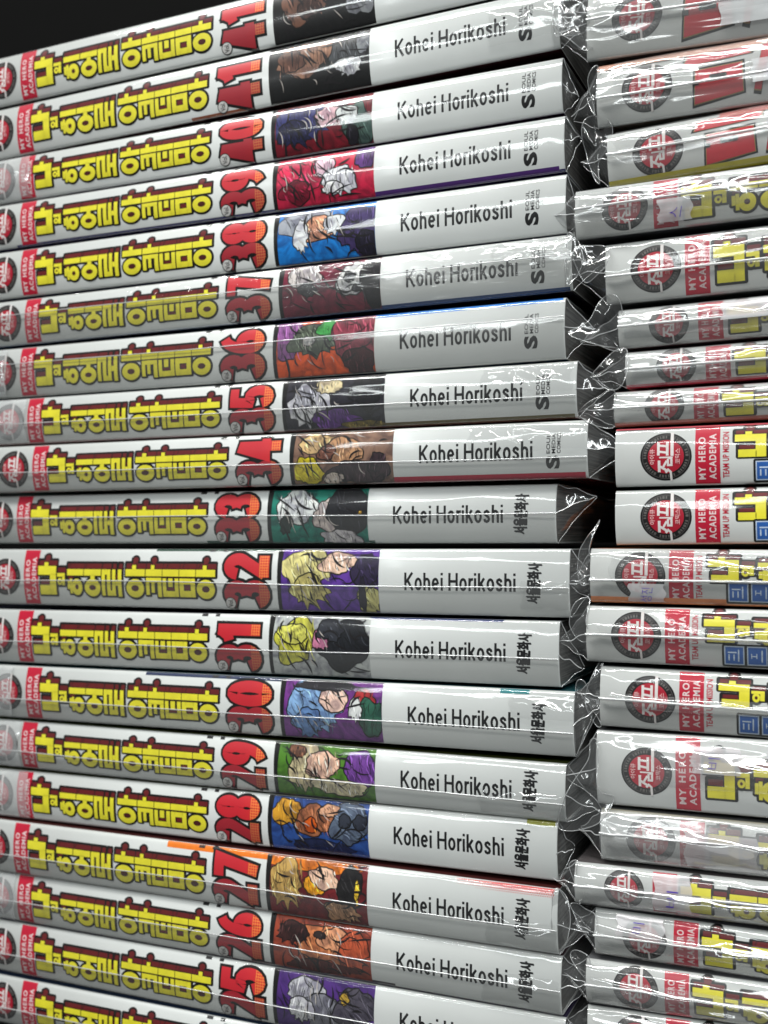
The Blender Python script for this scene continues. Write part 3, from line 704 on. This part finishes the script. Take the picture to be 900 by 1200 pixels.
def edge_print(T, key):
    P = Print()
    for a, b, sd, h, c in EDGE.get(key, []):
        t0, t1 = (.06, h) if sd == 'b' else (T - h, T - .06)
        P.group([rect(S(a), t0, S(b), t1)], ink(*c), 0)
    if key == '27':
        r = random.Random(3)
        for j in range(4):
            for i in range(46):
                x = S(548) + i * .58 + (j % 2) * .29; rr = .30 - .055 * j - max(0, (20 - i)) * .006
                if rr > .06 and x < 187: P.group([disc(x, T - .35 - j * .5, rr, rr, 8)], ink(196, 24, 30), 0)
    if key not in ('41', 'a41'):
        for q in (0, 1): P.group([rect(S(243 + q * 16), T - .75, S(250 + q * 14), T - .1)], ink(30, 28, 30), 3)
    return P
for i, (num, cov, xe, tl, bl, tr_, br, wr, seam, tail, ap, fm, ak) in enumerate(LEFT):
    q = place(num, '', '', xe, 'right', tl, bl, tr_, br); T = q['T']; LT.append(T)
    proud = {'34': -1.5, '27': -1.0, '33': 1.0, '28': 1.0, '40': .8}.get(num, 0) + rnd.uniform(-.4, .4)
    root = empty("comic_book", (q['x'] * MM, proud * MM, q['z'] * MM), q['roll'], WORDS[ak], "wrapped comics of one series in the left stack")
    zmin = min(zmin, q['z'] - 2)
    book_body(root, T, cov)
    emblem_print(T, 11.3).build("publisher_emblem", T, root); band_print(T).build("red_title_band", T, root)
    title_print(T, 0, T / 16.4).build("title_lettering", T, root)
    number_print(T, num).build("volume_number", T, root)
    art_print(T, ak, i).build("art_panel", T, root)
    author_print(T, num).build("author_name", T, root); publisher_print(T, int(num) <= 33).build("publisher_mark", T, root)
    edge_print(T, ak).build("cover_edge_print", T, root, .007, .02)
    film_sleeve(root, T, i + 1, wr, 5 + rnd.random() * 4, tail, .5, ap, seam, rnd.uniform(-.06, .06), mname=fm)

# ------------------------------------------------------------------ right stack
RIGHT = [ # kind, start px, top/bottom at start, slope-free top/bottom at x=900, label, scale, wrinkle, seam, tail, apex, film
 ('vig', 688, -14, 71, -45, 40, "top comic of the right stack, spine half hidden by a milky film label", 1, 1.2, .5, 9, .5, 'film2', (60, 48, 44)),
 ('vig', 700, 73, 148, 43, 117, "red lettered comic with a milky white strip, second from the top of the right stack", 1, 1.1, .45, 7, .3, 'film2', (80, 60, 50)),
 ('vig', 713, 151, 218, 121, 187, "third comic from the top, right stack, large red lettering and yellow cover edge", 1, .9, .55, 7, .6, 'film1', (70, 66, 30)),
 ('normal', 676, 221, 281, 194, 253, "comic with pink tape, jutting left below the yellow edged one, right stack", .92, 1.3, .6, 7, .6, 'film2', (60, 60, 66)),
 ('normal', 710, 283, 355, 262, 337, "thick bright spine with full red emblem directly above three thin comics in the right stack", 1, .9, .45, 9, .6, 'film1', (120, 120, 120)),
 ('normal', 724, 359, 407, 344, 391, "uppermost of the three thin comics in the middle of the right stack", .78, 1.0, .5, 10, .3, 'film2', (90, 90, 92)),
 ('normal', 732, 409, 453, 397, 440, "middle one of the three thin comics, between two others with dull emblems", .78, 1.0, .5, 9, .4, 'film2', (190, 60, 80)),
 ('normal', 719, 457, 499, 447, 489, "lowest of the three thin comics in the right stack, pink lower edge", .78, 1.0, .5, 9, .5, 'film2', (200, 120, 110)),
 ('team', 721, 502, 571, 496, 566, "unwrinkled white spine with blue lettering right under the three thin comics", 1, .5, 0, 0, .5, 'film0', (40, 40, 44)),
 ('team', 721, 574, 639, 570, 637, "white spine with blue lettering beside the pointed film fin of number 33", 1, .5, 0, 0, .5, 'film0', (24, 70, 60)),
 ('team', 692, 642, 706, 645, 710, "spine with handwritten pink tape over its emblem and an orange cover edge", 1, 1.1, .42, 7, .3, 'film1', (226, 130, 70)),
 ('team', 688, 709, 777, 716, 784, "spine with blue lettering just below the orange cover edge, bright crease through its emblem", 1, 1.1, .47, 8, .3, 'film1', (120, 120, 126)),
 ('team', 703, 781, 853, 792, 866, "spine with blue lettering level with number 30, crease below the middle of its emblem", 1, 1.0, .45, 6, .5, 'film1', (110, 110, 112)),
 ('normal', 700, 857, 944, 868, 960, "thickest comic of the right stack, no blue lettering, loose film over its corner", 1, 1.2, .0, 10, .3, 'film2', (80, 80, 84)),
 ('normal', 704, 950, 1010, 968, 1030, "comic hidden under whitish crumpled film below the thickest comic", 1, 2.2, .6, 6, .5, 'film3', (96, 90, 80)),
 ('normal', 675, 1012, 1060, 1034, 1086, "thin comic jutting left near the bottom with purple writing on pale tape", .8, 1.1, .5, 6, .5, 'film2', (70, 60, 60)),
 ('normal', 697, 1067, 1121, 1094, 1149, "third comic from the bottom of the right stack, tape covering the top of its emblem", 1, 1.1, .5, 6, .5, 'film1', (84, 84, 88)),
 ('normal', 688, 1126, 1177, 1154, 1207, "next to lowest comic of the right stack with a broad white glare under its emblem", .9, 1.3, .5, 7, .5, 'film2', (84, 84, 88)),
 ('normal', 690, 1181, 1240, 1210, 1270, "lowest comic of the right stack, cut by the bottom of the picture", 1, 1.1, .5, 6, .5, 'film1', (84, 84, 88)),
 ('normal', 692, 1244, 1305, 1276, 1338, "hidden comic under the lowest visible comic of the right stack", 1, 1.1, .5, 6, .5, 'film1', (84, 84, 88)),
]
REDGE = {1: [(0, 188, 't', 1.6, (196, 140, 116))], 2: [(0, 188, 'b', 1.5, (176, 164, 40)), (26, 188, 't', 1.4, (190, 86, 76))], 6: [(0, 188, 'b', .7, (200, 60, 84))], 7: [(0, 188, 'b', .9, (204, 130, 110))],
         8: [(0, 188, 't', .35, (200, 90, 100))], 10: [(0, 188, 'b', 1.4, (226, 138, 84))], 14: [(0, 188, 't', .8, (150, 146, 130))]}
def vig_print(T):
    P = Print(); G = ink(150, 120, 60); Rd = ink(196, 26, 44); K = M['black']
    def blk(pts, base=0):
        c = (sum(p[0] for p in pts) / len(pts), sum(p[1] for p in pts) / len(pts))
        for k, m_, b in ((1.07, K, 0), (.95, G, 6), (.90, Rd, 12)):
            P.group([[(c[0] + (x - c[0]) * (1 - (1 - k) * .6) , c[1] + (y - c[1]) * k) for x, y in pts]], m_, b + base)
    f = lambda t: t * T / 13.5
    a = 22.5
    while a < 118:
        blk([(a - 2.6, f(9.6)), (a + 13, f(10.4)), (a + 13.6, f(12.8)), (a - 1.6, f(12.2))])
        blk([(a, f(1.2)), (a + 11.5, f(2.6)), (a + 11.2, f(9.2)), (a + .3, f(8.8))])
        for q in (rect(a + 3.6, f(5.9), a + 7.6, f(7.2), .3), rect(a - .1, f(5.4), a + 1.4, f(6.4))): P.group([q], K, 26)
        blk([(a + 13.4, f(2.4)), (a + 15.4, f(12.4)), (a + 17.4, f(12.8)), (a + 15.0, f(2.0))])
        a += 19.5
    return P
for i, (kind, xs, tl, bl, tr_, br, lab, k, wr, seam, tail, ap, fm, cov) in enumerate(RIGHT):
    q = place('', '', '', xs, 'left', tl, bl, tr_, br, xl=xs + 15, xr=900); T = q['T']; RT.append(T)
    proud = [-2, -1, 0, -2.5, 0, 1.5, 2, 1, 0, .5, -1, -1.5, -.5, -1, 0, -2, -.5, -1.5, -1, 0][i] * .6
    root = empty("comic_book", (q['x'] * MM, proud * MM, q['z'] * MM), q['roll'], lab, "wrapped comics in the right stack")
    if i == 19: zr = q['z']
    book_body(root, T, cov)
    emblem_print(T, 11.9, k if k < 1 else min(1, T / 12.4)).build("publisher_emblem", T, root)
    if kind == 'vig': vig_print(T).build("title_lettering", T, root)
    else:
        band_print(T, kind == 'team').build("red_title_band", T, root)
        title_print(T, 3.2 if kind == 'team' else .8, min(1, T / 14.0), 110, kind).build("title_lettering", T, root)
    author_print(T, '').build("author_name", T, root)
    if i in REDGE:
        P = Print()
        for a, b, sd, h, c in REDGE[i]:
            t0, t1 = (.06, h) if sd == 'b' else (T - h, T - .06)
            P.group([rect(a + .05, t0, b - .05, t1)], ink(*c), 30)
        P.build("cover_edge_print", T, root)
    if i in (8, 9): film_sleeve(root, T, 40 + i, wr, 0, 4, .5, .5, seam, 0, mname=fm)
    else: film_sleeve(root, T, 40 + i, wr, tail, 5, ap, .5, seam, rnd.uniform(-.05, .05), mname=fm)
    # tapes and stickers stuck on the film
    TAPES = {0: [(31, 3.0, 60, 11.5, 'tape2', '')], 1: [(35.5, 4.2, 60, 9.4, 'tape2', '')], 3: [(20, 1.2, 27.5, 6.4, 'tape', '스')], 10: [(9.5, -.1, 17.8, 4.6, 'tape', '성진')],
             13: [(22.5, 9.5, 33, 15.5, 'tape', '비')], 14: [(20, 1, 36, 9, 'tape', '')], 15: [(19, 1.0, 27.5, 9.5, 'tape', '비')], 16: [(5.5, 5.8, 16.5, 11, 'tape', '미')], 5: [(24, T * .45, 70, T - .6, 'tape', '')]}
    for (a, b, c, d, tm, wd) in TAPES.get(i, []):
        tp = patch(root, T, a, b, c, d, M[tm], 'tape', i)
        if wd:
            P = Print(); w = (c - a); P.group(text(wd, a + w * .34, b + (d - b) * .2, a + w * .34 + min(w * .36, 2.6), d - (d - b) * (.15 if len(wd) > 1 else .4), True, -.014, .5), M['pen'], 0)
            P.build("handwriting", T, tp, .007, 1.5)

# ------------------------------------------------------------------ loose film loops and torn flaps hanging between the stacks
def catmull(P, n=8, closed=True):
    out = []; N = len(P)
    for i in range(N if closed else N - 1):
        g = lambda k: P[k % N] if closed else P[min(max(k, 0), N - 1)]
        a, b, c, d = g(i - 1), g(i), g(i + 1), g(i + 2)
        for j in range(n):
            t = j / n; out.append(tuple(.5 * ((2 * b[q]) + (c[q] - a[q]) * t + (2 * a[q] - 5 * b[q] + 4 * c[q] - d[q]) * t * t + (3 * b[q] - a[q] - 3 * c[q] + d[q]) * t ** 3) for q in range(len(b))))
    if not closed: out.append(tuple(P[-1]))
    return out
books = [o for o in scene.objects if o.type == 'EMPTY']; NL = len(LEFT)
def loose(parent, pts, depth, sd, m='tail'):
    """a flap of film: outline in photo px turned into mm on the stack plane, with its own depth, crumple and folded rim"""
    ip = parent.matrix_basis.inverted()
    P = [(U(x), depth + 5 * nz(i * .9, sd), ZZ(x, y)) for i, (x, y) in enumerate(pts)]
    ring_ = catmull(P, 7); n = len(ring_); c = tuple(sum(p[q] for p in ring_) / n for q in range(3))
    vs = [ip @ (Vector(c) * MM)]; fs = []; K = 5
    for k in range(1, K + 1):
        for p in ring_:
            v = Vector(c).lerp(Vector(p), k / K); v.y += 1.6 * nz(v.x * .25, v.z * .25, sd) ; vs.append(ip @ (v * MM))
    for i in range(n):
        j = (i + 1) % n; fs.append((0, 1 + i, 1 + j))
        for k in range(K - 1): a = 1 + k * n; fs.append((a + i, a + n + i, a + n + j, a + j))
    mesh("film_flap", [tuple(v) for v in vs], fs, parent, (M[m],), smooth=True)
    rim = [tuple(v) for v in vs[1 + (K - 1) * n:]]; v, f = tube(rim + [rim[0]], .00012, 4)
    mesh("film_fold", v, f, parent, (M['rim'],), smooth=True)
Rb = lambda i: books[NL + i]
loose(Rb(2), [(716, 145), (694, 132), (681, 150), (684, 178), (694, 205), (703, 215), (700, 190), (712, 170)], 1, 1)
loose(Rb(1), [(702, 80), (690, 96), (694, 120), (700, 140), (690, 118), (704, 112)], -1, 2)
loose(Rb(0), [(690, 20), (672, 30), (655, 36), (668, 50), (690, 62), (700, 40)], -2, 3)
loose(Rb(4), [(712, 290), (680, 288), (672, 300), (680, 324), (690, 330), (712, 312)], 0, 4)
loose(Rb(5), [(726, 352), (706, 348), (690, 376), (668, 392), (698, 404), (726, 406)], 0, 5)
loose(Rb(6), [(734, 410), (716, 412), (700, 430), (692, 440), (712, 456), (734, 450)], 1, 6)
loose(Rb(7), [(720, 458), (700, 466), (676, 482), (682, 490), (702, 500), (720, 497)], 0, 7)
loose(Rb(10), [(700, 610), (692, 622), (676, 645), (674, 675), (686, 686), (694, 672), (690, 645)], 2, 8)
loose(Rb(11), [(690, 702), (674, 706), (666, 732), (678, 752), (690, 748), (688, 725)], 1, 9)
loose(Rb(12), [(704, 776), (690, 800), (684, 822), (694, 850), (704, 846)], 2, 10)
loose(Rb(13), [(702, 870), (692, 868), (690, 890), (668, 925), (654, 972), (700, 965), (720, 935), (704, 920)], -1, 11)
loose(Rb(15), [(678, 1008), (668, 1012), (674, 1032), (682, 1045), (680, 1058), (676, 1030)], -1, 12)
loose(Rb(16), [(698, 1072), (686, 1066), (668, 1060), (676, 1080), (688, 1098), (698, 1092)], 0, 13)
loose(Rb(17), [(692, 1120), (676, 1112), (668, 1120), (680, 1132), (690, 1150)], -1, 14)
loose(books[1], [(652, 0), (664, 10), (686, 32), (678, 40), (664, 48), (650, 38)], -1, 15)
loose(books[5], [(664, 276), (676, 280), (684, 305), (672, 328), (664, 330)], 0, 16)
loose(books[12], [(672, 808), (684, 800), (690, 838), (684, 862), (672, 884)], 2, 17)
loose(books[15], [(652, 1040), (668, 1060), (668, 1096), (655, 1118), (648, 1080)], -1, 18)

# puffed film standing off the spines, and whitish crumpled film over the far ends
for bi, a, b, c, d, pl in ((7, 164, 6.5, 187, 14, 2.0), (8, 158, 7, 188, 14, 1.8), (1, 170, 3, 188, 12, 1.3), (5, 168, 5, 188, 14, 1.2), (10, 176, 2, 188, 9, 1.0), (15, 170, 1, 188, 8, 1.2), (16, 168, 1, 188, 9, 1.1), (12, 172, 9, 188, 15, 1.2), (13, 166, 1, 188, 7, 1.2)):
    r_ = books[bi]; patch(r_, LT[bi], a, b, c, d, M['film1'], 'film_flap', bi, pl, .9)
for bi in (6, 7, 12, 13, 14, 16, 2):
    patch(books[bi], LT[bi], 1, .4, 13 + 5 * (bi % 3), LT[bi], M['film3'], 'film_flap', bi, .5, .8)
for bi, a, b, c, d, pl in ((0, 2, 6, 50, 15, 1.8), (1, 4, 8, 70, 15, 1.6), (2, 2, 8, 44, 13, 1.3), (3, 1, 3, 40, 11, 2.0), (4, 14, 7, 90, 14, 1.4), (5, 2, 2, 60, 9, 1.6), (6, 2, 2, 60, 8, 1.4), (7, 6, 3, 70, 8, 1.2), (10, 5, 5.5, 90, 12.5, 2.0),
                           (11, 3, 6, 90, 9.5, 1.6), (12, 3, 5, 80, 8.5, 1.5), (13, 14, 6, 80, 15, 2.4), (14, 1, 1, 80, 11, 2.4), (15, 3, 1, 70, 6, 1.6), (16, 1, 3, 80, 8, 1.6), (17, 2, 1, 90, 7, 2.6), (18, 2, 4, 90, 11, 1.5)):
    patch(Rb(bi), RT[bi], a, b, c, d, M['film2'], 'film_flap', 30 + bi, pl, 1.5)

# ------------------------------------------------------------------ shelf
def box(name, x0, x1, y0, y1, z0, z1, m):
    V = [(x, y, z) for x in (x0, x1) for y in (y0, y1) for z in (z0, z1)]
    o = mesh(name, V, [(0, 1, 3, 2), (4, 6, 7, 5), (0, 4, 5, 1), (2, 3, 7, 6), (0, 2, 6, 4), (1, 5, 7, 3)], None, (m,)); o['kind'] = 'structure'; return o
zs = min(zmin, zr) * MM - .001
print("SHELF", zs, zmin, zr, [ (o.location.z, math.degrees(o.rotation_euler.y)) for o in books])
box("shelf", -.6, .5, -.06, .26, zs - .02, zs, M['shelf'])
box("back_wall", -.6, .5, .262, .28, zs, .35, M['shelf'])
